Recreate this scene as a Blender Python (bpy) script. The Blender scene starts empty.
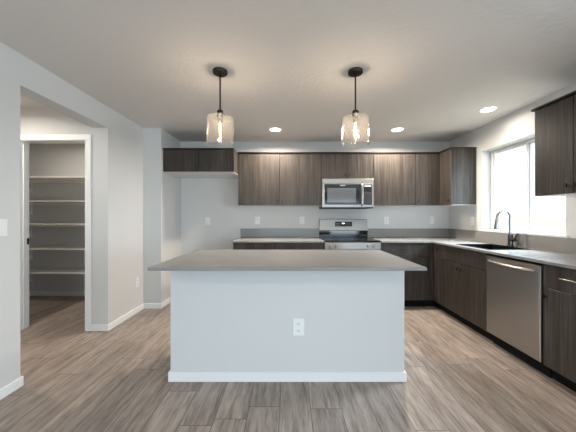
import bpy, bmesh, math, random
from mathutils import Vector, Matrix
random.seed(4)
PI = math.pi
C = bpy.context.scene.collection
scn = bpy.context.scene

# ------------------------------------------------------------------ camera
cam_d = bpy.data.cameras.new('camera'); cam = bpy.data.objects.new('camera', cam_d); C.objects.link(cam)
cam.location = (0, 0, 1.25); cam.rotation_euler = (PI/2, 0, 0)
cam_d.sensor_width = 36; cam_d.lens = 36*270/576; cam_d.shift_x = -1/576; cam_d.clip_start = 0.05; cam_d.clip_end = 500
scn.camera = cam
# ------------------------------------------------------------------ world
w = bpy.data.worlds.new('sky'); scn.world = w; w.use_nodes = True
bg = w.node_tree.nodes['Background']; bg.inputs[0].default_value = (0.66, 0.83, 1.0, 1); bg.inputs[1].default_value = 2.2
# ------------------------------------------------------------------ lights
def area(name, loc, rot, sx, sy, power, col):
    l = bpy.data.lights.new(name, 'AREA'); l.shape = 'RECTANGLE'; l.size = sx; l.size_y = sy; l.energy = power; l.color = col
    o = bpy.data.objects.new(name, l); C.objects.link(o); o.location = loc; o.rotation_euler = rot; return o
# daylight entering by the windows; rear and side windows are added light sources
area('daylight_sliding_door', (2.4, -5.3, 0.95), (math.radians(142), 0, 0), 1.9, 1.8, 50, (0.70, 0.86, 1.0))
area('daylight_added_rear_window', (-0.4, -5.3, 1.25), (math.radians(142), 0, 0), 2.4, 1.4, 50, (0.70, 0.86, 1.0))
area('daylight_added_side_window', (4.96, -1.6, 1.25), (math.radians(115), 0, PI/2), 2.6, 1.4, 105, (0.74, 0.88, 1.0))
area('daylight_kitchen_window', (5.2, 3.06, 4.0), (math.radians(55), 0, PI/2), 3.0, 1.8, 1000, (0.76, 0.88, 1.0))
# ------------------------------------------------------------------ exposure
vs = scn.view_settings
vs.view_transform = 'Standard'; vs.look = 'None'; vs.gamma = 1; vs.use_curve_mapping = False; vs.exposure = 1.07

# ------------------------------------------------------------------ materials
def pbr(name, col, rough=0.5, metal=0.0, spec=0.5, emit=None, estr=0):
    m = bpy.data.materials.new(name); m.use_nodes = True
    b = m.node_tree.nodes['Principled BSDF']
    b.inputs['Base Color'].default_value = (*col, 1); b.inputs['Roughness'].default_value = rough
    b.inputs['Metallic'].default_value = metal; b.inputs['Specular IOR Level'].default_value = spec
    if emit: b.inputs['Emission Color'].default_value = (*emit, 1); b.inputs['Emission Strength'].default_value = estr
    return m
def nd(m, t, **kw):
    n = m.node_tree.nodes.new(t)
    for k, v in kw.items(): setattr(n, k, v)
    return n
def lk(m, a, b): m.node_tree.links.new(a, b)
def bsdf(m): return m.node_tree.nodes['Principled BSDF']
def coords(m, scale=(1, 1, 1), rot=(0, 0, 0)):
    tc = nd(m, 'ShaderNodeTexCoord'); mp = nd(m, 'ShaderNodeMapping')
    mp.inputs['Scale'].default_value = scale; mp.inputs['Rotation'].default_value = rot
    lk(m, tc.outputs['Object'], mp.inputs['Vector']); return mp.outputs['Vector']
def ramp(m, fac, stops):
    r = nd(m, 'ShaderNodeValToRGB'); e = r.color_ramp.elements
    while len(e) < len(stops): e.new(0.5)
    for i, (p, c) in enumerate(stops): e[i].position = p; e[i].color = (*c, 1)
    lk(m, fac, r.inputs['Fac']); return r.outputs['Color']
def noise(m, vec, scale, detail=3, rough=0.5):
    n = nd(m, 'ShaderNodeTexNoise'); n.inputs['Scale'].default_value = scale; n.inputs['Detail'].default_value = detail
    n.inputs['Roughness'].default_value = rough; lk(m, vec, n.inputs['Vector']); return n.outputs['Fac']
def bump(m, h, strength, dist=0.01):
    b = nd(m, 'ShaderNodeBump'); b.inputs['Strength'].default_value = strength; b.inputs['Distance'].default_value = dist
    lk(m, h, b.inputs['Height']); lk(m, b.outputs['Normal'], bsdf(m).inputs['Normal'])

def paint(name, col, bs, scale):
    m = pbr(name, col, 0.75, spec=0.25); v = coords(m)
    bump(m, noise(m, v, scale, 4), bs, 0.004); return m
M_wall = paint('wall_paint', (0.62, 0.62, 0.612), 0.12, 90)
M_ceil = paint('ceiling_paint', (0.70, 0.675, 0.65), 0.9, 28)
M_trim = pbr('white_trim', (0.80, 0.80, 0.79), 0.4)
M_shelf = pbr('white_shelf', (0.80, 0.77, 0.73), 0.45)
M_vinyl = pbr('white_vinyl', (0.66, 0.68, 0.70), 0.35)
M_plate = pbr('white_plastic', (0.80, 0.80, 0.79), 0.3)
M_slot = pbr('dark_slot', (0.05, 0.05, 0.05), 0.6)
M_black = pbr('black_metal', (0.012, 0.011, 0.010), 0.4, 0.6)
M_blackglass = pbr('black_glass', (0.008, 0.008, 0.009), 0.06)
M_toe = pbr('toe_kick_black', (0.005, 0.005, 0.005), 0.7, spec=0.15)
M_melamine = pbr('white_melamine', (0.75, 0.74, 0.72), 0.5)
M_bronze = pbr('dark_bronze', (0.035, 0.028, 0.024), 0.4, 0.7)
M_chrome = pbr('brushed_nickel', (0.42, 0.41, 0.40), 0.22, 1.0)
M_sink = pbr('black_composite', (0.006, 0.006, 0.007), 0.6, spec=0.08)
M_mark = pbr('pale_print', (0.6, 0.62, 0.64), 0.5)

def steel(name, col=(0.36, 0.345, 0.325), rough=0.36):
    m = pbr(name, col, rough, 1.0); v = coords(m, (2, 2, 220))
    n = noise(m, v, 1.0, 2)
    r = nd(m, 'ShaderNodeMapRange'); r.inputs['To Min'].default_value = rough-0.06; r.inputs['To Max'].default_value = rough+0.10
    lk(m, n, r.inputs['Value']); lk(m, r.outputs['Result'], bsdf(m).inputs['Roughness'])
    return m
M_steel = steel('stainless_steel')

def wood_cabinet():
    m = pbr('dark_laminate', (0.07, 0.06, 0.05), 0.42, spec=0.4)
    oi = nd(m, 'ShaderNodeObjectInfo'); tc = nd(m, 'ShaderNodeTexCoord')
    mul = nd(m, 'ShaderNodeVectorMath', operation='SCALE'); mul.inputs['Scale'].default_value = 1
    cmb = nd(m, 'ShaderNodeCombineXYZ'); mm = nd(m, 'ShaderNodeMath', operation='MULTIPLY'); mm.inputs[1].default_value = 37
    lk(m, oi.outputs['Random'], mm.inputs[0]); 
    for i in range(3): lk(m, mm.outputs[0], cmb.inputs[i])
    add = nd(m, 'ShaderNodeVectorMath', operation='ADD'); lk(m, tc.outputs['Object'], add.inputs[0]); lk(m, cmb.outputs[0], add.inputs[1])
    mp = nd(m, 'ShaderNodeMapping'); mp.inputs['Scale'].default_value = (1, 1, 0.03); lk(m, add.outputs[0], mp.inputs['Vector'])
    n1 = noise(m, mp.outputs[0], 70, 3, 0.65); n2 = noise(m, mp.outputs[0], 12, 2)
    mx = nd(m, 'ShaderNodeMix', data_type='FLOAT'); mx.inputs[0].default_value = 0.3; lk(m, n1, mx.inputs[2]); lk(m, n2, mx.inputs[3])
    col = ramp(m, mx.outputs[0], [(0.34, (0.019, 0.0150, 0.0122)), (0.50, (0.040, 0.032, 0.0265)), (0.66, (0.080, 0.066, 0.055))])
    lk(m, col, bsdf(m).inputs['Base Color']); bump(m, n1, 0.15, 0.001)
    return m
M_cab = wood_cabinet()

def quartz():
    m = pbr('grey_quartz', (0.3, 0.29, 0.28), 0.22, spec=0.5); v = coords(m)
    n = noise(m, v, 320, 2); n2 = noise(m, v, 3, 3)
    mx = nd(m, 'ShaderNodeMix', data_type='FLOAT'); mx.inputs[0].default_value = 0.4; lk(m, n, mx.inputs[2]); lk(m, n2, mx.inputs[3])
    lk(m, ramp(m, mx.outputs[0], [(0.3, (0.20, 0.195, 0.185)), (0.7, (0.29, 0.28, 0.265))]), bsdf(m).inputs['Base Color'])
    return m
M_quartz = quartz()

def floor_mat():
    m = pbr('vinyl_plank', (0.3, 0.25, 0.2), 0.38, spec=0.4)
    tc = nd(m, 'ShaderNodeTexCoord'); mp = nd(m, 'ShaderNodeMapping'); mp.inputs['Rotation'].default_value = (0, 0, PI/2)
    mp.inputs['Location'].default_value = (0.35, 0.06, 0)
    lk(m, tc.outputs['Object'], mp.inputs['Vector'])
    br = nd(m, 'ShaderNodeTexBrick'); br.offset = 0.0; br.offset_frequency = 2; br.squash = 1
    br.inputs['Color1'].default_value = (0, 0, 0, 1); br.inputs['Color2'].default_value = (1, 1, 1, 1); br.inputs['Mortar'].default_value = (0.5, 0.5, 0.5, 1)
    br.inputs['Scale'].default_value = 1; br.inputs['Mortar Size'].default_value = 0.0021; br.inputs['Mortar Smooth'].default_value = 0.1
    br.inputs['Brick Width'].default_value = 1.22; br.inputs['Row Height'].default_value = 0.20
    sp = nd(m, 'ShaderNodeSeparateXYZ'); lk(m, mp.outputs[0], sp.inputs[0])
    dv = nd(m, 'ShaderNodeMath', operation='DIVIDE'); dv.inputs[1].default_value = 0.20; lk(m, sp.outputs['Y'], dv.inputs[0])
    fl = nd(m, 'ShaderNodeMath', operation='FLOOR'); lk(m, dv.outputs[0], fl.inputs[0])
    wn = nd(m, 'ShaderNodeTexWhiteNoise', noise_dimensions='1D'); lk(m, fl.outputs[0], wn.inputs['W'])
    sh = nd(m, 'ShaderNodeMath', operation='MULTIPLY_ADD'); sh.inputs[1].default_value = 1.22; lk(m, wn.outputs['Value'], sh.inputs[0]); lk(m, sp.outputs['X'], sh.inputs[2])
    cx = nd(m, 'ShaderNodeCombineXYZ'); lk(m, sh.outputs[0], cx.inputs[0]); lk(m, sp.outputs['Y'], cx.inputs[1])
    lk(m, cx.outputs[0], br.inputs['Vector'])
    sc = nd(m, 'ShaderNodeVectorMath', operation='SCALE'); sc.inputs['Scale'].default_value = 23; lk(m, br.outputs['Color'], sc.inputs[0])
    add = nd(m, 'ShaderNodeVectorMath', operation='ADD'); lk(m, tc.outputs['Object'], add.inputs[0]); lk(m, sc.outputs[0], add.inputs[1])
    m2 = nd(m, 'ShaderNodeMapping'); m2.inputs['Scale'].default_value = (1, 0.10, 1); lk(m, add.outputs[0], m2.inputs['Vector'])
    n1 = noise(m, m2.outputs[0], 24, 4, 0.65); n2 = noise(m, m2.outputs[0], 90, 3, 0.6)
    mx = nd(m, 'ShaderNodeMix', data_type='FLOAT'); mx.inputs[0].default_value = 0.35; lk(m, n1, mx.inputs[2]); lk(m, n2, mx.inputs[3])
    c = ramp(m, mx.outputs[0], [(0.32, (0.135, 0.103, 0.084)), (0.44, (0.245, 0.197, 0.167)), (0.54, (0.345, 0.285, 0.245)), (0.70, (0.46, 0.39, 0.34))])
    tone = nd(m, 'ShaderNodeMapRange'); tone.inputs['To Min'].default_value = 0.84; tone.inputs['To Max'].default_value = 1.14
    lk(m, br.outputs['Color'], tone.inputs['Value'])
    vm = nd(m, 'ShaderNodeVectorMath', operation='SCALE'); lk(m, c, vm.inputs[0]); lk(m, tone.outputs[0], vm.inputs['Scale'])
    mo = nd(m, 'ShaderNodeMix', data_type='RGBA'); lk(m, br.outputs['Fac'], mo.inputs[0]); lk(m, vm.outputs[0], mo.inputs[6]); mo.inputs[7].default_value = (0.10, 0.08, 0.067, 1)
    lk(m, mo.outputs[2], bsdf(m).inputs['Base Color']); bump(m, n2, 0.08, 0.001)
    return m
M_floor = floor_mat()

def clear_glass(name, tint=(1, 1, 1), wavy=0.0, refl=1.0, seed_amt=0.0, milk=0.0):
    m = bpy.data.materials.new(name); m.use_nodes = True; nt = m.node_tree; nt.nodes.clear()
    out = nd(m, 'ShaderNodeOutputMaterial'); tr = nd(m, 'ShaderNodeBsdfTransparent'); gl = nd(m, 'ShaderNodeBsdfGlossy')
    tr.inputs[0].default_value = (*tint, 1); gl.inputs['Roughness'].default_value = 0.03
    fr = nd(m, 'ShaderNodeLayerWeight'); fr.inputs['Blend'].default_value = 0.5
    pw = nd(m, 'ShaderNodeMath', operation='POWER'); pw.inputs[1].default_value = 4.0; lk(m, fr.outputs['Facing'], pw.inputs[0])
    ad = nd(m, 'ShaderNodeMath', operation='MULTIPLY_ADD'); ad.inputs[1].default_value = 0.85; ad.inputs[2].default_value = 0.045; lk(m, pw.outputs[0], ad.inputs[0])
    mul = nd(m, 'ShaderNodeMath', operation='MULTIPLY'); mul.inputs[1].default_value = refl; mul.use_clamp = True
    lk(m, ad.outputs[0], mul.inputs[0])
    fac = mul.outputs[0]
    if wavy:
        v = coords(m); n = noise(m, v, 22, 2)
        b = nd(m, 'ShaderNodeBump'); b.inputs['Strength'].default_value = wavy; b.inputs['Distance'].default_value = 0.01
        lk(m, n, b.inputs['Height']); lk(m, b.outputs[0], gl.inputs['Normal']); lk(m, b.outputs[0], fr.inputs['Normal'])
        vo = nd(m, 'ShaderNodeTexVoronoi'); vo.inputs['Scale'].default_value = 75; lk(m, v, vo.inputs['Vector'])
        lt = nd(m, 'ShaderNodeMath', operation='LESS_THAN'); lt.inputs[1].default_value = 0.16; lk(m, vo.outputs['Distance'], lt.inputs[0])
        sm = nd(m, 'ShaderNodeMath', operation='MULTIPLY_ADD'); sm.inputs[1].default_value = seed_amt; lk(m, lt.outputs[0], sm.inputs[0]); lk(m, fac, sm.inputs[2]); sm.use_clamp = True
        fac = sm.outputs[0]
    if milk:
        tl = nd(m, 'ShaderNodeBsdfTranslucent'); tl.inputs[0].default_value = (1, 0.97, 0.94, 1)
        mk = nd(m, 'ShaderNodeMixShader'); mk.inputs[0].default_value = milk; lk(m, tr.outputs[0], mk.inputs[1]); lk(m, tl.outputs[0], mk.inputs[2]); tr = mk
    mix = nd(m, 'ShaderNodeMixShader'); lk(m, fac, mix.inputs[0]); lk(m, tr.outputs[0], mix.inputs[1]); lk(m, gl.outputs[0], mix.inputs[2])
    lk(m, mix.outputs[0], out.inputs[0]); return m
M_pane = clear_glass('window_glass', (0.97, 0.98, 0.98))
M_seed = clear_glass('seeded_glass', (1.0, 0.99, 0.98), 0.35, 1.25, 0.35, 0.03)
M_bulb = clear_glass('bulb_glass', (1.0, 0.93, 0.82), 0, 1.0)
M_filament = pbr('glowing_filament', (1, 0.8, 0.5), 0.5, emit=(1.0, 0.72, 0.42), estr=28)
M_led = pbr('led_lens', (0.9, 0.9, 0.9), 0.5, emit=(1.0, 0.93, 0.84), estr=9)
def field_mat():
    m = pbr('dry_grass', (0.3, 0.3, 0.2), 0.9); v = coords(m, (0.05, 0.4, 1))
    lk(m, ramp(m, noise(m, v, 1.2, 4), [(0.35, (0.30, 0.235, 0.135)), (0.65, (0.38, 0.30, 0.18))]), bsdf(m).inputs['Base Color']); return m
M_field = field_mat()

# ------------------------------------------------------------------ mesh helpers
def bx(bm, x0, x1, y0, y1, z0, z1, bev=0.0, seg=1):
    r = bmesh.ops.create_cube(bm, size=1)
    for v in r['verts']:
        v.co = Vector(((x0+x1)/2 + v.co.x*(x1-x0), (y0+y1)/2 + v.co.y*(y1-y0), (z0+z1)/2 + v.co.z*(z1-z0)))
    if bev:
        es = list({e for v in r['verts'] for e in v.link_edges})
        bmesh.ops.bevel(bm, geom=es, offset=bev, segments=seg, affect='EDGES', profile=0.5)
def lathe(bm, prof, n=32, cx=0, cy=0, cz=0, close=False):
    rings = []
    for r, z in prof:
        rings.append([bm.verts.new((cx + r*math.cos(2*PI*i/n), cy + r*math.sin(2*PI*i/n), cz+z)) for i in range(n)])
    for a, b in zip(rings, rings[1:]):
        for i in range(n): bm.faces.new((a[i], a[(i+1) % n], b[(i+1) % n], b[i]))
    if close:
        bm.faces.new(rings[0][::-1]); bm.faces.new(rings[-1])
def tube(bm, pts, rad, n=12):
    pts = [Vector(p) for p in pts]; rr = rad if isinstance(rad, list) else [rad]*len(pts)
    rings = []; up = None
    for i, p in enumerate(pts):
        t = (pts[min(i+1, len(pts)-1)] - pts[max(i-1, 0)]).normalized()
        if up is None: up = t.orthogonal().normalized()
        up = (up - t*up.dot(t)).normalized(); s = t.cross(up)
        rings.append([bm.verts.new(p + (up*math.cos(2*PI*k/n) + s*math.sin(2*PI*k/n))*rr[i]) for k in range(n)])
    for a, b in zip(rings, rings[1:]):
        for k in range(n): bm.faces.new((a[k], a[(k+1) % n], b[(k+1) % n], b[k]))
    bm.faces.new(rings[0][::-1]); bm.faces.new(rings[-1])
def obj(name, bm, mat, parent=None, smooth=False, loc=None):
    bmesh.ops.recalc_face_normals(bm, faces=bm.faces)
    me = bpy.data.meshes.new(name); bm.to_mesh(me); bm.free(); me.materials.append(mat)
    if smooth:
        for p in me.polygons: p.use_smooth = True
        try: me.set_sharp_from_angle(angle=math.radians(40))
        except Exception: pass
    o = bpy.data.objects.new(name, me); C.objects.link(o)
    if parent: o.parent = parent
    if loc: o.location = loc
    return o
def boxes(name, lst, mat, parent=None, bev=0.0, seg=1):
    bm = bmesh.new()
    for b in lst: bx(bm, *b, bev, seg)
    return obj(name, bm, mat, parent)
def thing(name, label, cat, loc=(0, 0, 0), rotz=0, group=None):
    o = bpy.data.objects.new(name, None); C.objects.link(o); o.location = loc; o.rotation_euler = (0, 0, rotz)
    o.empty_display_size = 0.1
    return tag(o, label, cat, group)
def tag(o, label, cat, group=None):
    o['label'] = label; o['category'] = cat
    if group: o['group'] = group
    return o
def struct(o, label=None):
    o['kind'] = 'structure'
    if label: o['label'] = label
    return o
def dup(root, loc, rotz, label):
    def cp(o, par):
        c = o.copy(); C.objects.link(c); c.parent = par
        for g in o.children: cp(g, c)
        return c
    r = cp(root, None); r.location = loc; r.rotation_euler = (0, 0, rotz); r['label'] = label
    return r
def grid_slab(xs, ys, keep, z0, z1):
    bm = bmesh.new(); V = {}
    def v(i, j, z):
        if (i, j, z) not in V: V[(i, j, z)] = bm.verts.new((xs[i], ys[j], z))
        return V[(i, j, z)]
    K = set(keep)
    for (i, j) in K:
        bm.faces.new((v(i, j, z1), v(i+1, j, z1), v(i+1, j+1, z1), v(i, j+1, z1)))
        bm.faces.new((v(i, j, z0), v(i, j+1, z0), v(i+1, j+1, z0), v(i+1, j, z0)))
        for (di, dj, a, b) in ((-1, 0, (0, 0), (0, 1)), (1, 0, (1, 0), (1, 1)), (0, -1, (0, 0), (1, 0)), (0, 1, (0, 1), (1, 1))):
            if (i+di, j+dj) not in K:
                bm.faces.new((v(i+a[0], j+a[1], z0), v(i+b[0], j+b[1], z0), v(i+b[0], j+b[1], z1), v(i+a[0], j+a[1], z1)))
    return bm

# ------------------------------------------------------------------ dimensions
ZC = 2.44; YB = 4.32; XR = 2.56; XL = -1.97; XLi = -2.13; YJ = 3.65; XJ = -1.73; YD = 2.94; YO = 1.98
XW = XR+0.16; YREAR = -5.0; XFAR = 4.7; XP = -4.4; YP = 4.24

# ------------------------------------------------------------------ structure
struct(boxes('floor', [(XP-0.1, XW, 1.02, YB+0.1, -0.08, 0), (XP-0.1, XFAR+0.1, YREAR-0.1, 1.02, -0.08, 0)], M_floor))
struct(boxes('ceiling', [(XP-0.1, XW, 1.02, YB+0.1, ZC, ZC+0.1), (XP-0.1, XFAR+0.1, YREAR-0.1, 1.02, ZC, ZC+0.1)], M_ceil))
struct(boxes('wall_back', [(XJ, XR, YB, YB+0.12, 0, ZC)], M_wall))
struct(boxes('wall_left', [(XLi, XL, YREAR, YO, 0, ZC), (XLi, XL, YO, YD, 2.21, ZC), (XLi, XL, YD, YJ, 0, ZC), (XLi, XJ, YJ, YB+0.12, 0, ZC)], M_wall))
DX0, DX1, DZ = -2.945, -2.21, 2.075
struct(boxes('wall_pantry_front', [(XP, DX0, YD, YD+0.115, 0, ZC), (DX0, DX1, YD, YD+0.115, DZ, ZC), (DX1, XLi, YD, YD+0.115, 0, ZC)], M_wall))
struct(boxes('wall_pantry_back', [(XP, XLi, YP, YP+0.12, 0, ZC)], M_wall))
struct(boxes('wall_pantry_left', [(XP-0.1, XP, YO-0.16, YP, 0, ZC)], M_wall))
struct(boxes('wall_hall_near', [(XP, XLi, YO-0.16, YO-0.04, 0, ZC)], M_wall))
WY0, WY1, WZ0, WZ1 = 2.498, 3.582, 1.072, 2.11
struct(boxes('wall_right', [(XR, XW, 0.9, WY0, 0, ZC), (XR, XW, WY1, YB+0.12, 0, ZC), (XR, XW, WY0, WY1, 0, WZ0-0.022), (XR, XW, WY0, WY1, WZ1, ZC)], M_wall))
struct(boxes('wall_living_room_side', [(XW, XFAR, 0.9, 1.02, 0, ZC)], M_wall))
SW0, SW1, SWZ0, SWZ1 = -3.0, -0.2, 0.55, 2.1
struct(boxes('wall_living_room_right', [(XFAR, XFAR+0.14, YREAR, SW0, 0, ZC), (XFAR, XFAR+0.14, SW1, 1.02, 0, ZC), (XFAR, XFAR+0.14, SW0, SW1, 0, SWZ0), (XFAR, XFAR+0.14, SW0, SW1, SWZ1, ZC)], M_wall))
SX0, SX1, SZ = 1.4, 3.4, 2.05
RX0, RX1, RZ0, RZ1 = -1.6, 0.8, 0.6, 2.1
struct(boxes('wall_rear', [(XLi, RX0, YREAR-0.14, YREAR, 0, ZC), (RX0, RX1, YREAR-0.14, YREAR, 0, RZ0), (RX0, RX1, YREAR-0.14, YREAR, RZ1, ZC),
     (RX1, SX0, YREAR-0.14, YREAR, 0, ZC), (SX0, SX1, YREAR-0.14, YREAR, SZ, ZC), (SX1, XFAR+0.1, YREAR-0.14, YREAR, 0, ZC)], M_wall))

# baseboards
BH, BT = 0.072, 0.013
def bbs(name, lst):
    bm = bmesh.new()
    for (x0, x1, y0, y1) in lst:
        bx(bm, x0, x1, y0, y1, 0, BH, 0.003)
    struct(obj(name, bm, M_trim))
bbs('baseboard_left', [(XL, XL+BT, YREAR, YO), (XLi, XL+BT, YO, YO+BT), (XL, XL+BT, YD-BT, YJ), (DX1+0.064, XL, YD-BT, YD), (XL+BT, XJ+BT, YJ-BT, YJ), (XJ, XJ+BT, YJ, YB)])
bbs('baseboard_back', [(XJ+BT, -0.78, YB-BT, YB)])
bbs('baseboard_pantry', [(XP, XLi, YP-BT, YP)])
bbs('baseboard_rear', [(XLi+.17, SX0-0.06, YREAR, YREAR+BT), (SX1+0.06, XFAR, YREAR, YREAR+BT)])

# pantry doorway: casing and jamb
d1 = bpy.data.objects.new('door_1', None); C.objects.link(d1); struct(d1, 'white cased doorway without a leaf opening onto the shelved pantry')
cw = 0.062; ct = 0.016
boxes('casing', [(DX1, DX1+cw, YD-ct, YD, 0, DZ), (DX0-cw, DX0, YD-ct, YD, 0, DZ), (DX0-cw, DX1+cw, YD-ct, YD, DZ, DZ+cw)], M_trim, d1, 0.004)
boxes('jamb', [(DX1-0.004, DX1+0.0, YD-ct+.004, YD+0.117, 0, DZ), (DX0, DX0+0.004, YD-ct+.004, YD+0.117, 0, DZ), (DX0, DX1, YD-ct+.004, YD+0.117, DZ-0.004, DZ),
     (DX0+.004, DX0+0.014, YD+0.045, YD+0.08, 0, DZ), (DX1-0.014, DX1-.004, YD+0.045, YD+0.08, 0, DZ)], M_trim, d1)
boxes('strike_plate', [(DX0+0.004, DX0+0.007, YD+0.083, YD+0.113, 0.93, 1.0)], M_black, d1)['label'] = 'black strike plate'

# kitchen window
def window(name, axis, a0, a1, z0, z1, p, th, label, split=True):
    """frame in the opening; axis 'y' = window in a wall at x=p, 'x' = wall at y=p (th grows outwards)"""
    wo = bpy.data.objects.new(name, None); C.objects.link(wo); struct(wo, label)
    def B(u0, u1, v0, v1, q0, q1):
        return (p+q0, p+q1, u0, u1, v0, v1) if axis == 'y' else (u0, u1, p-q1, p-q0, v0, v1)
    f = 0.042; mid = (a0+a1)/2
    boxes('window_frame', [B(a0, a0+f, z0, z1, 0, th), B(a1-f, a1, z0, z1, 0, th), B(a0+f, a1-f, z0, z0+f*0.8, 0, th), B(a0+f, a1-f, z1-f*0.8, z1, 0, th)], M_vinyl, wo, 0.002)
    for k, (u0, u1) in enumerate(((a0+f, mid+0.012), (mid-0.012, a1-f))):
        s = 0.036; q0, q1 = (th*0.2, th*0.52) if k == 1 else (th*0.56, th*0.9)
        g = f*0.8
        sa = boxes('sash', [B(u0, u0+s, z0+g, z1-g, q0, q1), B(u1-s, u1, z0+g, z1-g, q0, q1), B(u0+s, u1-s, z0+g, z0+g+s*.7, q0, q1), B(u0+s, u1-s, z1-g-s*.7, z1-g, q0, q1)], M_vinyl, wo, 0.002)
        boxes('pane', [B(u0+s, u1-s, z0+g+s*.7, z1-g-s*.7, (q0+q1)/2-0.002, (q0+q1)/2+0.002)], M_pane, sa)
    return wo
w1 = window('window_1', 'y', WY0, WY1, WZ0, WZ1, XR+0.115, 0.045, 'white framed sliding window above the kitchen sink')
struct(boxes('trim_1', [(XR-0.022, XR, WY0-0.03, WY1+0.03, WZ0-0.022, WZ0), (XR, XR+0.115, WY0, WY1, WZ0-0.022, WZ0)], M_trim, None, 0.002), 'white sill board under the kitchen window')
window('window_2', 'x', SX0, SX1, 0.0, SZ, YREAR-0.02, 0.08, 'sliding glass door in the rear wall')
window('window_3_added', 'x', RX0, RX1, RZ0, RZ1, YREAR-0.02, 0.08, 'unseen wide window added in the rear wall as a daylight source')  # added opening, gives the daylight behind the camera a source

window('window_4_added', 'y', SW0, SW1, SWZ0, SWZ1, XFAR+0.03, 0.08, 'unseen wide window added in the side wall of the living room as a daylight source')  # added opening, throws daylight onto the left wall and side faces
# outside ground
bm = bmesh.new(); bx(bm, -150, 300, -150, 300, -0.5, -0.35)
g = obj('dry_grass_field', bm, M_field); g['kind'] = 'structure'; g['label'] = 'flat pale dry grass field outside the window'

# ------------------------------------------------------------------ cabinets
def t_knob(parent, x, z, y=0.0, s=1):
    bm = bmesh.new()
    tube(bm, [(x, y, z), (x, y-0.020, z)], 0.0042, 10)
    tube(bm, [(x, y-0.022, z-0.019), (x, y-0.022, z+0.019)], 0.0052, 10)
    k = obj('knob', bm, M_black, parent, True); k['label'] = 'small black knob'; return k
def bar_pull(parent, x, z, L=0.15, y=0.0, mat=None, lab='black bar handle'):
    bm = bmesh.new()
    tube(bm, [(x-L/2, y-0.030, z), (x+L/2, y-0.030, z)], 0.0055, 12)
    for sx in (-1, 1): tube(bm, [(x+sx*(L/2-0.02), y, z), (x+sx*(L/2-0.02), y-0.030, z)], 0.0042, 8)
    k = obj('handle', bm, mat or M_black, parent, True); k['label'] = lab; return k
GAP = 0.0026
def front(kind, root, x0, x1, z0, z1):
    return boxes(kind, [(x0+GAP, x1-GAP, 0, 0.019, z0+GAP, z1-GAP)], M_cab, root, 0.001)
def carcass_boxes(x0, x1, y0, y1, z0, z1, t=0.018):
    return [(x0, x0+t, y0, y1, z0, z1), (x1-t, x1, y0, y1, z0, z1), (x0+t, x1-t, y1-t, y1, z0, z1), (x0+t, x1-t, y0, y1-t, z0, z0+t), (x0+t, x1-t, y0, y1-t, z1-t, z1)]
UZ0, UZ1 = 1.402, 2.172
def upper(label, loc, rotz, wd, dp, h, doors, group=None, crown=True, crownside=(0, 0), name='upper_cabinet', pale=True):
    """loc = left front bottom corner seen from the front; doors = [(x0, x1, knob_side)]"""
    t = thing(name, label, 'cabinet', loc, rotz, group)
    boxes('cabinet_body', carcass_boxes(0.0008, wd-0.0008, 0.020, dp-0.001, 0.004, h), M_cab, t)
    if pale: boxes('bottom_panel', [(0.002, wd-0.002, 0.021, dp-0.002, 0.0, 0.004)], M_melamine, t)['label'] = 'white bottom panel'
    for (a, b, side) in doors:
        d = front('door', t, a, b, 0.0, h)
        if side: t_knob(d, b-0.032 if side == 'r' else a+0.032, 0.065)
    if crown:
        boxes('crown_trim', [(-crownside[0], wd+crownside[1], -0.016, dp-0.002, h, h+0.019)], M_cab if False else M_bronze, t, 0.002)
    return t
FY = 3.976
upper('short dark wood-grain upper cabinet above the empty refrigerator space', (XJ+0.003, 3.70, 1.856), 0, 0.973, YB-3.70, UZ1-0.012-1.856,
      [(0, 0.486, 'r'), (0.486, 0.973, 'l')], crownside=(0, 0.0))
upper('wide two-door dark wood-grain upper cabinet left of the microwave', (-0.752, FY, UZ0), 0, 1.226, YB-FY, UZ1-UZ0, [(0, 0.613, 'r'), (0.613, 1.226, 'l')])
upper('short two-door dark upper cabinet directly above the microwave', (0.475, FY, 1.795), 0, 0.770, YB-FY, UZ1-1.795, [(0, 0.385, 'r'), (0.385, 0.770, 'l')], pale=False)
upper('single-door dark upper cabinet just right of the microwave', (1.246, FY, UZ0), 0, 0.620, YB-FY, UZ1-UZ0, [(0, 0.620, 'l')])
# corner upper cabinet (L shaped)
t = thing('upper_cabinet', 'corner upper cabinet with a pale-lit side panel, left of the window', 'cabinet', (0, 0, 0))
xf = 2.215; ye = 3.69
def lpoly(bm, off, z0, z1):
    x0 = 1.868; pts = [(x0, FY+off), (xf+off, FY+off), (xf+off, ye), (XR-0.001, ye), (XR-0.001, YB-0.001), (x0, YB-0.001)]
    a = [bm.verts.new((x, y, z0)) for x, y in pts]; b = [bm.verts.new((x, y, z1)) for x, y in pts]
    bm.faces.new(a[::-1]); bm.faces.new(b)
    for i in range(6): bm.faces.new((a[i], a[(i+1) % 6], b[(i+1) % 6], b[i]))
bm = bmesh.new(); lpoly(bm, 0.021, UZ0+0.004, UZ1); obj('cabinet_body', bm, M_cab, t)
bm = bmesh.new(); lpoly(bm, 0.022, UZ0, UZ0+0.0038); obj('bottom_panel', bm, M_melamine, t)
bm = bmesh.new(); lpoly(bm, -0.016, UZ1+.0002, UZ1+0.019); bmesh.ops.translate(bm, verts=[v for v in bm.verts if abs(v.co.y-ye) < 1e-5], vec=(0, -0.008, 0)); obj('crown_trim', bm, M_bronze, t)
d = boxes('door', [(1.870, xf-0.002, FY, FY+0.019, UZ0+GAP, UZ1-GAP)], M_cab, t, 0.001); t_knob(d, 1.902, UZ0+0.065, FY)
d = boxes('door', [(xf, xf+0.019, ye+0.002, FY-0.003, UZ0+GAP, UZ1-GAP)], M_cab, t, 0.001)
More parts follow.
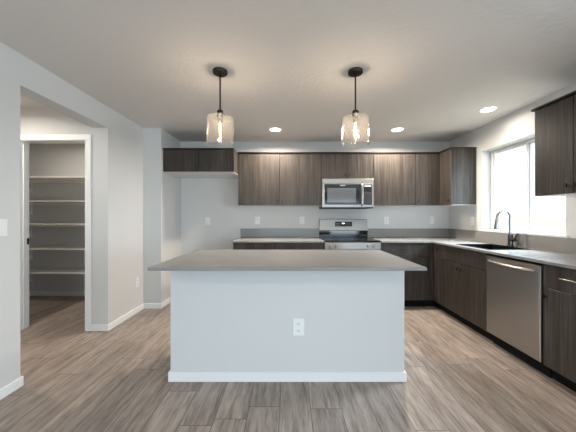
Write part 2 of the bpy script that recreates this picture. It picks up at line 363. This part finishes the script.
bm = bmesh.new(); tube(bm, [(xf, ye+0.034, UZ0+0.065), (xf-0.02, ye+0.034, UZ0+0.065)], 0.0042, 8); tube(bm, [(xf-0.022, ye+0.034, UZ0+0.046), (xf-0.022, ye+0.034, UZ0+0.084)], 0.0052, 8)
obj('knob', bm, M_black, d, True)
# near right wall upper
upper('dark upper cabinet on the right wall on the near side of the window', (xf, 2.437, UZ0+0.024), -PI/2, 0.664, XR-xf, UZ1-UZ0, [(0, 0.332, 'r'), (0.332, 0.664, 'l')], crownside=(0.018, 0))

# base cabinets
CZ = 0.886; TZ = 0.105
def base(label, loc, rotz, wd, dp, drawers=(), doors=(), name='base_cabinet', group=None, open_top=False):
    t = thing(name, label, 'cabinet', loc, rotz, group)
    cb = carcass_boxes(0.0008, wd-0.0008, 0.020, dp-0.001, TZ, CZ-0.001)
    boxes('cabinet_body', cb[:-1] if open_top else cb, M_cab, t)
    boxes('toe_kick', [(0.001, wd-0.001, 0.075, 0.09, 0, TZ)], M_toe, t)
    for (a, b, z0, z1, pull) in drawers:
        d = front('drawer', t, a, b, z0, z1)
        if pull: bar_pull(d, (a+b)/2, (z0+z1)/2+0.012, 0.15, mat=pull if pull is not True else None, lab='black bar handle' if pull is True else 'bright steel bar handle')
    for (a, b, z0, z1, side) in doors:
        d = front('door', t, a, b, z0, z1)
        if side: t_knob(d, b-0.032 if side == 'r' else a+0.032, z1-0.065)
    return t
BY = 3.66; bd = YB-BY; DT = CZ-0.006; DM = 0.705
base('dark base cabinet left of the range at the open end of the run', (-0.760, BY, 0), 0, 0.618, bd, [(0, 0.618, DM, DT, True)], [(0, 0.309, TZ, DM, 'r'), (0.309, 0.618, TZ, DM, 'l')])
base('dark base cabinet touching the left side of the range', (-0.141, BY, 0), 0, 0.618, bd, [(0, 0.618, DM, DT, True)], [(0, 0.309, TZ, DM, 'r'), (0.309, 0.618, TZ, DM, 'l')])
base('dark base cabinet between the range and the far right corner', (1.245, BY, 0), 0, 0.645, bd, [(0, 0.645, DM, DT, True)], [(0, 0.645, TZ, DM, 'l')])
# blind corner cabinet
BX = 1.955
t = thing('base_cabinet', 'blind corner base cabinet where the two counter runs meet', 'cabinet', (0, 0, 0))
boxes('cabinet_body', [(BX+0.021, XR-0.002, 3.50, YB-0.002, TZ, CZ-0.001)], M_cab, t)
boxes('filler_strip', [(1.892, BX, BY, BY+0.019, TZ+.002, DT)], M_cab, t)
boxes('door', [(BX, BX+0.019, 3.502, BY-0.001, TZ+.002, DT)], M_cab, t, 0.001)
bm = bmesh.new(); tube(bm, [(BX, 3.535, 0.81), (BX-0.02, 3.535, 0.81)], 0.0042, 8); tube(bm, [(BX-0.022, 3.535, 0.79), (BX-0.022, 3.535, 0.83)], 0.0052, 8); obj('knob', bm, M_black, t, True)
boxes('toe_kick', [(1.892, BX+0.075, BY+0.075, BY+0.09, 0, TZ), (BX+0.075, BX+0.09, 3.502, BY+0.09, 0, TZ)], M_toe, t)
sb = base('wide dark sink base cabinet below the window', (BX, 3.499, 0), -PI/2, 0.826, XR-BX, [(0, 0.826, DM, DT, False)], [(0, 0.413, TZ, DM, 'r'), (0.413, 0.826, TZ, DM, 'l')], name='sink_cabinet', open_top=True)
nb = base('dark drawer and door base cabinet on the near side of the dishwasher', (BX, 2.078, 0), -PI/2, 0.46, XR-BX, [(0, 0.46, DM, DT, M_chrome)], [(0, 0.46, TZ, DM, 'l')])
base('dark base cabinet at the right edge, nearest the camera', (BX, 1.616, 0), -PI/2, 0.60, XR-BX, [(0, 0.60, DM, DT, M_chrome)], [(0, 0.60, TZ, DM, 'r')])

# dishwasher
t = thing('dishwasher', 'stainless steel dishwasher built under the right counter', 'dishwasher', (BX, 2.668, 0), -PI/2)
W = 0.585
boxes('body', [(0.003, W-0.003, 0.03, 0.60, 0.105, 0.865)], M_slot, t)
dr = boxes('door', [(0.004, W-0.022, -0.008, 0.028, 0.115, 0.862)], M_steel, t, 0.004, 2)
boxes('edge_trim', [(W-0.020, W-0.006, -0.008, 0.028, 0.115, 0.862)], pbr('bright_edge', (0.62, 0.61, 0.60), 0.3, 1.0), t, 0.002)
bm = bmesh.new()
pts = []; N = 14
for i in range(N+1):
    u = i/N; x = 0.04 + u*(W-0.10); pts.append((x, -0.010-0.052*math.sin(PI*u)**0.5 if 0 < u < 1 else -0.006, 0.815))
tube(bm, pts, 0.0135, 12); h = obj('handle', bm, M_steel, dr, True); h['label'] = 'curved steel bar handle'
boxes('toe_panel', [(0.003, W-0.003, 0.06, 0.075, 0.0, 0.10)], M_toe, t)

# ------------------------------------------------------------------ countertops
CT0, CT1 = 0.888, 0.910
t = thing('countertop', 'grey quartz countertop left of the range with low backsplash', 'countertop', (0, 0, 0))
bm = bmesh.new(); bx(bm, -0.772, 0.478, 3.638, YB, CT0, CT1, 0.002); obj('slab', bm, M_quartz, t)
boxes('backsplash', [(-0.772, 0.478, YB-0.02, YB-.0005, CT1, 1.05)], M_quartz, t, 0.001)
t = thing('countertop', 'grey quartz L-shaped countertop wrapping the right corner, with sink cutout', 'countertop', (0, 0, 0))
SKX0, SKX1, SKY0, SKY1 = 2.02, 2.43, 2.72, 3.24
xs = [1.242, 1.93, SKX0, SKX1, XR-.0005]; ys = [1.0, SKY0, SKY1, 3.638, YB-.0005]
keep = [(i, j) for i in range(4) for j in range(4) if (j == 3 or i >= 1) and not (i == 2 and j == 1)]
obj('slab', grid_slab(xs, ys, keep, CT0, CT1), M_quartz, t)
boxes('backsplash', [(1.242, XR-0.02, YB-0.02, YB-.0005, CT1, 1.05), (XR-0.02, XR-.0005, 1.0, YB-.0005, CT1, 1.05)], M_quartz, t, 0.001)
# sink
bm = bmesh.new(); a, b, c_, d_ = SKX0-0.0, SKX1+0.0, SKY0-0.0, SKY1+0.0; zb = CT1-0.21; tk = 0.004
bx(bm, a-tk, a, c_-tk, d_+tk, zb, CT0-.001); bx(bm, b, b+tk, c_-tk, d_+tk, zb, CT0-.001); bx(bm, a, b, c_-tk, c_, zb, CT0-.001); bx(bm, a, b, d_, d_+tk, zb, CT0-.001); bx(bm, a-tk, b+tk, c_-tk, d_+tk, zb-tk, zb)
s = thing('sink', 'black rimmed kitchen sink in the right counter', 'sink', ((a+b)/2, (c_+d_)/2, zb-tk))
bmesh.ops.translate(bm, verts=bm.verts, vec=(-(a+b)/2, -(c_+d_)/2, -(zb-tk)))
obj('basin', bm, M_sink, s)
ox, oy, oz = (a+b)/2, (c_+d_)/2, zb-tk
rim = [(a-0.012-ox, a+0.002-ox, c_-0.012-oy, d_+0.012-oy, CT1+.0003-oz, CT1+.004-oz), (b-0.002-ox, b+0.012-ox, c_-0.012-oy, d_+0.012-oy, CT1+.0003-oz, CT1+.004-oz),
       (a+0.002-ox, b-0.002-ox, c_-0.012-oy, c_+0.002-oy, CT1+.0003-oz, CT1+.004-oz), (a+0.002-ox, b-0.002-ox, d_-0.002-oy, d_+0.012-oy, CT1+.0003-oz, CT1+.004-oz),
       (a+.0003-ox, a+0.004-ox, c_+.0003-oy, d_-.0003-oy, CT0-.004-oz, CT1+.003-oz), (b-0.004-ox, b-.0003-ox, c_+.0003-oy, d_-.0003-oy, CT0-.004-oz, CT1+.003-oz),
       (a+.004-ox, b-.004-ox, c_+.0003-oy, c_+.004-oy, CT0-.004-oz, CT1+.003-oz), (a+.004-ox, b-.004-ox, d_-.004-oy, d_-.0003-oy, CT0-.004-oz, CT1+.003-oz)]
boxes('rim', rim, M_sink, s)
bm = bmesh.new(); lathe(bm, [(0.0, 0.006), (0.03, 0.006), (0.042, 0.009), (0.045, 0.0045)], 24); obj('drain', bm, M_chrome, s, True)
# faucet
fx, fy = 2.485, 3.03
t = thing('faucet', 'tall arched metal kitchen faucet behind the sink', 'faucet', (fx, fy, CT1+0.0003))
bm = bmesh.new(); lathe(bm, [(0.0, 0), (0.031, 0), (0.031, 0.008), (0.025, 0.014), (0.023, 0.12), (0.018, 0.135), (0.0, 0.135)], 24); obj('base', bm, pbr('dark_reflection_steel', (0.10, 0.10, 0.10), 0.25, 1.0), t, True)  # dark reflection on the metal is put into the colour here
bm = bmesh.new(); R = 0.074
pts = [(0, 0, 0.13), (0, 0, 0.22), (0, 0, 0.315)] + [(-R + R*math.cos(a*PI/12), 0, 0.325 + R*math.sin(a*PI/12)) for a in range(0, 13)] + [(-2*R-0.002, 0, 0.295)]
tube(bm, pts, 0.0155, 16); obj('spout', bm, M_chrome, t, True)
bm = bmesh.new(); tube(bm, [(-2*R-0.002, 0, 0.30), (-2*R-0.004, 0, 0.27), (-2*R-0.007, 0, 0.20), (-2*R-0.008, 0, 0.19)], [0.017, 0.019, 0.027, 0.025], 18); obj('spray_head', bm, M_chrome, t, True)
bm = bmesh.new(); tube(bm, [(0.0, -0.018, 0.075), (0.0, -0.062, 0.075)], 0.020, 14); tube(bm, [(0, -0.048, 0.075), (0.01, -0.062, 0.11), (0.015, -0.075, 0.15)], [0.009, 0.008, 0.007], 10)
obj('lever', bm, bpy.data.materials['dark_reflection_steel'], t, True)

# ------------------------------------------------------------------ range
RX, RW = 0.481, 0.758
t = thing('range', 'freestanding stainless steel electric range with black glass cooktop', 'range', (RX, 3.645, 0))
dR = YB-3.645
boxes('body', [(0.002, RW-0.002, 0.035, dR-0.005, 0.02, 0.895)], M_blackglass, t, 0.002)
ck = boxes('cooktop', [(0.0, RW, 0.0, dR-0.07, 0.896, 0.916)], M_blackglass, t, 0.004, 2)
M_ring = pbr('burner_print', (0.12, 0.12, 0.12), 0.3)
for (cx, cy, r) in ((0.19, 0.17, 0.10), (0.56, 0.17, 0.085), (0.19, 0.43, 0.075), (0.56, 0.43, 0.10)):
    bm = bmesh.new(); lathe(bm, [(r-0.005, 0.9166), (r, 0.9166)], 40, cx, cy); obj('burner_ring', bm, M_ring, ck)
boxes('control_panel', [(0.0, RW, -0.004, 0.034, 0.80, 0.892)], M_steel, t, 0.004, 2)
for kx in (0.085, 0.165, RW-0.165, RW-0.085):
    bm = bmesh.new(); r_ = bmesh.new()
    tube(bm, [(kx, -0.005, 0.845), (kx, -0.012, 0.845), (kx, -0.034, 0.845)], [0.026, 0.022, 0.019], 20); bx(bm, kx-0.004, kx+0.004, -0.040, -0.03, 0.827, 0.863)
    r_.free(); obj('knob', bm, M_steel, t, True)
od = boxes('oven_door', [(0.004, RW-0.004, -0.006, 0.033, 0.20, 0.792)], M_steel, t, 0.004, 2)
boxes('oven_window', [(0.11, RW-0.11, -0.009, -0.006, 0.33, 0.64)], M_blackglass, od)
bm = bmesh.new(); tube(bm, [(0.06, -0.05, 0.74), (RW-0.06, -0.05, 0.74)], 0.012, 14)
for x in (0.09, RW-0.09): tube(bm, [(x, -0.006, 0.74), (x, -0.05, 0.74)], 0.008, 10)
obj('handle', bm, M_steel, od, True)
boxes('storage_drawer', [(0.004, RW-0.004, -0.004, 0.033, 0.05, 0.192)], M_steel, t, 0.004, 2)
boxes('toe_panel', [(0.02, RW-0.02, 0.05, 0.07, 0.0, 0.02)], M_toe, t)
# backguard: black lower part, stainless upper panel with display
y1 = dR-0.004
boxes('backguard_base', [(0.0, RW, dR-0.068, y1, 0.917, 1.020)], M_blackglass, t, 0.002)
def tilted(o):   # the panel leans back a few degrees
    for v in o.data.vertices:
        if v.co.y < dR-0.03: v.co.y += (v.co.z-1.021)*0.16
    return o
bgp = tilted(boxes('backguard', [(0.0, RW, dR-0.075, y1, 1.021, 1.200)], M_steel, t, 0.005, 2))
ds = tilted(boxes('display', [(0.245, RW-0.245, dR-0.0775, dR-0.075, 1.085, 1.160)], M_blackglass, t))
M_digit = pbr('display_digits', (0.1, 0.1, 0.1), 0.5, emit=(0.75, 0.9, 1.0), estr=1.5)
lst = [(0.355, 0.372, dR-0.0785, dR-0.0777, 1.125, 1.142), (0.378, 0.395, dR-0.0785, dR-0.0777, 1.125, 1.142)]
for b in lst: tilted(boxes('clock_digit', [b], M_digit, ds))
lst = [(x, x+0.014, dR-0.0785, dR-0.0777, z, z+0.004) for z in (1.103, 1.128) for x in (0.262, 0.286, 0.312, 0.420, 0.446, 0.472)]
for b in lst: tilted(boxes('button', [b], M_mark, ds))

# ------------------------------------------------------------------ microwave
MX, MW, MZ0, MZ1, MY = 0.479, 0.745, 1.362, 1.790, 3.905
t = thing('microwave', 'stainless steel over-the-range microwave below the short cabinet', 'microwave', (MX, MY, MZ0))
H = MZ1-MZ0; D = YB-MY
boxes('body', [(0.0, MW, 0.03, D-0.003, 0.012, H)], M_steel, t, 0.002)
boxes('base_vent', [(0.0, MW, 0.012, D-0.01, 0.0, 0.012)], M_slot, t)
dw = 0.565
dr = boxes('door', [(0.0, dw, 0.0, 0.030, 0.014, H-0.075)], M_steel, t, 0.004, 2)
bm = bmesh.new(); bx(bm, 0.035, dw-0.004, -0.003, 0.0, 0.052, H-0.082); o = obj('glass_panel', bm, M_blackglass, dr)
M_win = pbr('dark_window_mesh', (0.10, 0.105, 0.11), 0.08, 0.0, 0.9)
boxes('viewing_window', [(0.075, dw-0.075, -0.0045, -0.003, 0.085, H-0.135)], M_win, dr)
boxes('emblem', [(0.26, 0.33, -0.0045, -0.003, H-0.103, H-0.094)], M_mark, dr)
bm = bmesh.new(); hx = dw+0.012; tube(bm, [(hx, -0.004, 0.04), (hx, -0.035, 0.06), (hx, -0.04, 0.16), (hx, -0.04, H-0.16), (hx, -0.035, H-0.07), (hx, -0.004, H-0.05)], 0.012, 14)
obj('handle', bm, pbr('bright_steel', (0.55, 0.54, 0.53), 0.25, 1.0), dr, True)
boxes('top_panel', [(0.0, MW, 0.0, 0.030, H-0.073, H)], M_steel, t, 0.004, 2)
boxes('side_frame', [(dw+0.002, MW, 0.0, 0.030, 0.014, H-0.075)], M_steel, t, 0.004, 2)
cp = boxes('control_panel', [(dw+0.030, MW-0.025, -0.003, 0.0, 0.052, H-0.082)], M_blackglass, t)
boxes('display', [(dw+0.045, MW-0.04, -0.004, -0.003, H-0.115, H-0.098)], M_mark, cp)
M_btn = pbr('button_grey', (0.3, 0.32, 0.34), 0.5)
for z in (0.075, 0.105, 0.135, 0.165, 0.195, 0.225):
    for x in (dw+0.050, dw+0.085, dw+0.120): boxes('button', [(x, x+0.016, -0.0038, -0.003, z, z+0.006)], M_btn, cp)

# ------------------------------------------------------------------ island
IX = -0.012
t = thing('kitchen_island', 'white-painted kitchen island with baseboard in the middle of the floor', 'kitchen island', (IX, 0, 0))
IB = 0.886
boxes('island_body', [(-0.886, 0.886, 2.045, 2.70, 0, CT0-.001)], M_wall, t, 0.001)
bm = bmesh.new()
for b in ((-0.886-BT, 0.886+BT, 2.045-BT, 2.045), (-0.886-BT, -0.886, 2.045, 2.70), (0.886, 0.886+BT, 2.045, 2.70)):
    bx(bm, *b, 0, BH, 0.002); 
obj('baseboard', bm, M_trim, t)
bm = bmesh.new(); bx(bm, IX-0.924, IX+0.924, 1.782, 2.733, CT0, CT1, 0.0025)
tag(obj('island_countertop', bm, M_quartz), 'grey quartz slab overhanging the white kitchen island', 'countertop')

# ------------------------------------------------------------------ pendants
def pendant(label, loc):
    t = thing('pendant_light', label, 'pendant light', loc, 0, 'pendants over the island')
    bm = bmesh.new(); lathe(bm, [(0.0, 0.0), (0.060, 0.0), (0.060, -0.018), (0.055, -0.024), (0.0, -0.024)], 40); obj('canopy', bm, M_bronze, t, True)
    bm = bmesh.new(); tube(bm, [(0, 0, -0.02), (0, 0, -0.345)], 0.0065, 14); tube(bm, [(0, 0, -0.02), (0, 0, -0.04)], 0.010, 14); obj('rod', bm, M_bronze, t, True)
    bm = bmesh.new(); lathe(bm, [(0.0, -0.325), (0.022, -0.325), (0.027, -0.335), (0.027, -0.372), (0.024, -0.378), (0.0, -0.378)], 28); obj('socket_cap', bm, M_bronze, t, True)
    bm = bmesh.new(); lathe(bm, [(0.0, -0.379), (0.020, -0.379), (0.020, -0.415), (0.0, -0.415)], 24); obj('socket', bm, M_chrome, t, True)
    bm = bmesh.new(); R = 0.108; zt, zb = -0.378, -0.607
    prof = [(0.028, zt-0.0005), (R-0.012, zt), (R-0.004, zt-0.004), (R, zt-0.014)] + [(R, zt-0.014-(zt-0.014-zb)*k/14) for k in range(1, 15)] + [(R-0.004, zb), (R-0.004, zt-0.014)]
    lathe(bm, prof, 56)
    rnd = random.Random(len(label))
    for v in bm.verts:
        a = math.atan2(v.co.y, v.co.x); rr = math.hypot(v.co.x, v.co.y)
        if rr > 0.09:
            k = 1 + 0.012*math.sin(3*a+loc[0]*5)*math.sin(v.co.z*38) + 0.006*math.sin(7*a+v.co.z*60)
            v.co.x *= k; v.co.y *= k
    obj('glass_shade', bm, M_seed, t, True)
    bm = bmesh.new(); lathe(bm, [(0.012, -0.415), (0.014, -0.425), (0.024, -0.455), (0.026, -0.49), (0.020, -0.53), (0.008, -0.556), (0.001, -0.56)], 24); b = obj('bulb', bm, M_bulb, t, True)
    bm = bmesh.new()
    tube(bm, [(0, 0, -0.43), (0, 0, -0.47), (0, 0, -0.53)], [0.004, 0.006, 0.003], 10)
    obj('filament', bm, M_filament, b, True)
    l = bpy.data.lights.new('pendant_glow', 'POINT'); l.energy = 7; l.color = (1.0, 0.84, 0.66); l.shadow_soft_size = 0.008
    lo = bpy.data.objects.new('pendant_glow', l); C.objects.link(lo); lo.parent = t; lo.location = (0, 0, -0.48)
pendant('dark bronze pendant with clear glass shade, above the left half of the island', (-0.565, 2.215, ZC))
pendant('dark bronze pendant with clear glass shade, above the right half of the island', (0.545, 2.215, ZC))

# ------------------------------------------------------------------ recessed lights
for (x, y, lab) in ((-0.19, 3.71, 'round recessed ceiling light over the counter left of the range'), (1.49, 3.71, 'round recessed ceiling light in front of the cabinets right of the microwave'), (2.22, 3.01, 'round recessed ceiling light over the sink by the window'),
                    (-3.25, 3.55, 'unseen round recessed ceiling light added to brighten the pantry'), (-2.85, 2.3, 'unseen round recessed ceiling light added to brighten the small hall outside the pantry'), (-0.6, -0.9, 'round recessed fill light added behind the camera on the left'), (1.6, -0.9, 'round recessed fill light added behind the camera on the right')):  # pantry, hall and behind-camera lights are unseen, added as fill
    t = thing('recessed_light', lab, 'ceiling light', (x, y, ZC), 0, 'recessed ceiling lights')
    bm = bmesh.new(); lathe(bm, [(0.070, -0.001), (0.090, -0.0005), (0.090, -0.004), (0.072, -0.007), (0.070, -0.001)], 40); obj('trim_ring', bm, M_trim, t, True)
    bm = bmesh.new(); lathe(bm, [(0.0, -0.0035), (0.070, -0.0035), (0.070, -0.0015), (0.0, -0.0015)], 40); obj('lens', bm, M_led, t, True)
    l = bpy.data.lights.new('downlight', 'AREA'); l.shape = 'DISK'; l.size = 0.13; l.spread = math.radians(165); l.energy = 2.6 if x < -3.1 else 7 if x < -2 else (2.8 if x > 2 else 20 if y > 0 else 6); l.color = (1.0, 0.90, 0.78)
    lo = bpy.data.objects.new('downlight', l); C.objects.link(lo); lo.parent = t; lo.location = (0, 0, -0.009)

# ------------------------------------------------------------------ pantry shelves
zs = [(1.825, 'white pantry shelf, topmost of the five'), (1.475, 'white pantry shelf, second from the top'), (1.137, 'white pantry shelf, the middle of the five'),
      (0.775, 'white pantry shelf, second from the bottom'), (0.425, 'white pantry shelf, lowest and nearest the floor')]
proto = None
for z, lab in zs:
    if proto is None:
        proto = thing('pantry_shelf', lab, 'shelf', (0, YP, z), 0, 'shelves in the pantry')
        boxes('board', [(XP+.001, XLi-.001, -0.33, -0.001, -0.019, 0)], M_shelf, proto, 0.001)
        boxes('cleat', [(XP+.001, XLi-.001, -0.02, -0.001, -0.055, -0.0192)], M_shelf, proto)
        for x in (-4.02, -2.92):
            bm = bmesh.new(); bx(bm, x-0.01, x+0.01, -0.29, -0.02, -0.024, -0.0195); bx(bm, x-0.01, x+0.01, -0.026, -0.021, -0.20, -0.02)
            tube(bm, [(x, -0.27, -0.026), (x, -0.16, -0.085), (x, -0.03, -0.19)], 0.006, 8); obj('bracket', bm, M_trim, proto)
    else: dup(proto, (0, YP, z), 0, lab)

# ------------------------------------------------------------------ outlets and switches
def outlet(label, loc, rotz, kind='outlet', wd=0.074, h=0.118, group=None):
    """plate faces local -y; loc is plate centre on the wall"""
    t = thing('wall_outlet' if kind == 'outlet' else 'light_switch', label, 'outlet' if kind == 'outlet' else 'light switch', loc, rotz, group)
    boxes('cover_plate', [(-wd/2, wd/2, -0.006, -0.0005, -h/2, h/2)], M_plate, t, 0.0025, 2)
    if kind == 'outlet':
        for s in (-1, 1):
            r = boxes('receptacle', [(-0.017, 0.017, -0.0082, -0.006, s*0.026-0.015, s*0.026+0.015)], M_plate, t, 0.001)
            boxes('slots', [(-0.008, -0.0055, -0.0088, -0.0083, s*0.026-0.004, s*0.026+0.007), (0.0055, 0.008, -0.0088, -0.0083, s*0.026-0.004, s*0.026+0.007), (-0.002, 0.002, -0.0088, -0.0083, s*0.026-0.011, s*0.026-0.007)], M_slot, r)
    else:
        boxes('rocker', [(-0.016, 0.016, -0.010, -0.006, -0.033, 0.033)], M_plate, t, 0.001)
    return t
outlet('white outlet on the front face of the island', (0.072, 2.045, 0.41), 0, wd=0.085, h=0.128)
outlet('white outlet above the backsplash near the left end of the counter', (-0.505, YB, 1.178), 0)
outlet('white outlet above the backsplash just left of the range', (0.208, YB, 1.178), 0)
outlet('white outlet above the backsplash just right of the range', (1.56, YB, 1.178), 0)
outlet('white outlet on the back wall near the far right corner', (2.28, YB, 1.178), 0)
outlet('white outlet on the back wall of the empty refrigerator space', (-1.30, YB, 1.17), 0)
outlet('white outlet on the right wall between the corner and the window', (XR, 3.77, 1.178), -PI/2)
outlet('white outlet low on the left wall between the doorway and the corner', (XL, 3.50, 0.39), PI/2)
outlet('white light switch on the left wall at the photo edge', (XL, 1.826, 1.17), PI/2, 'switch', wd=0.118)
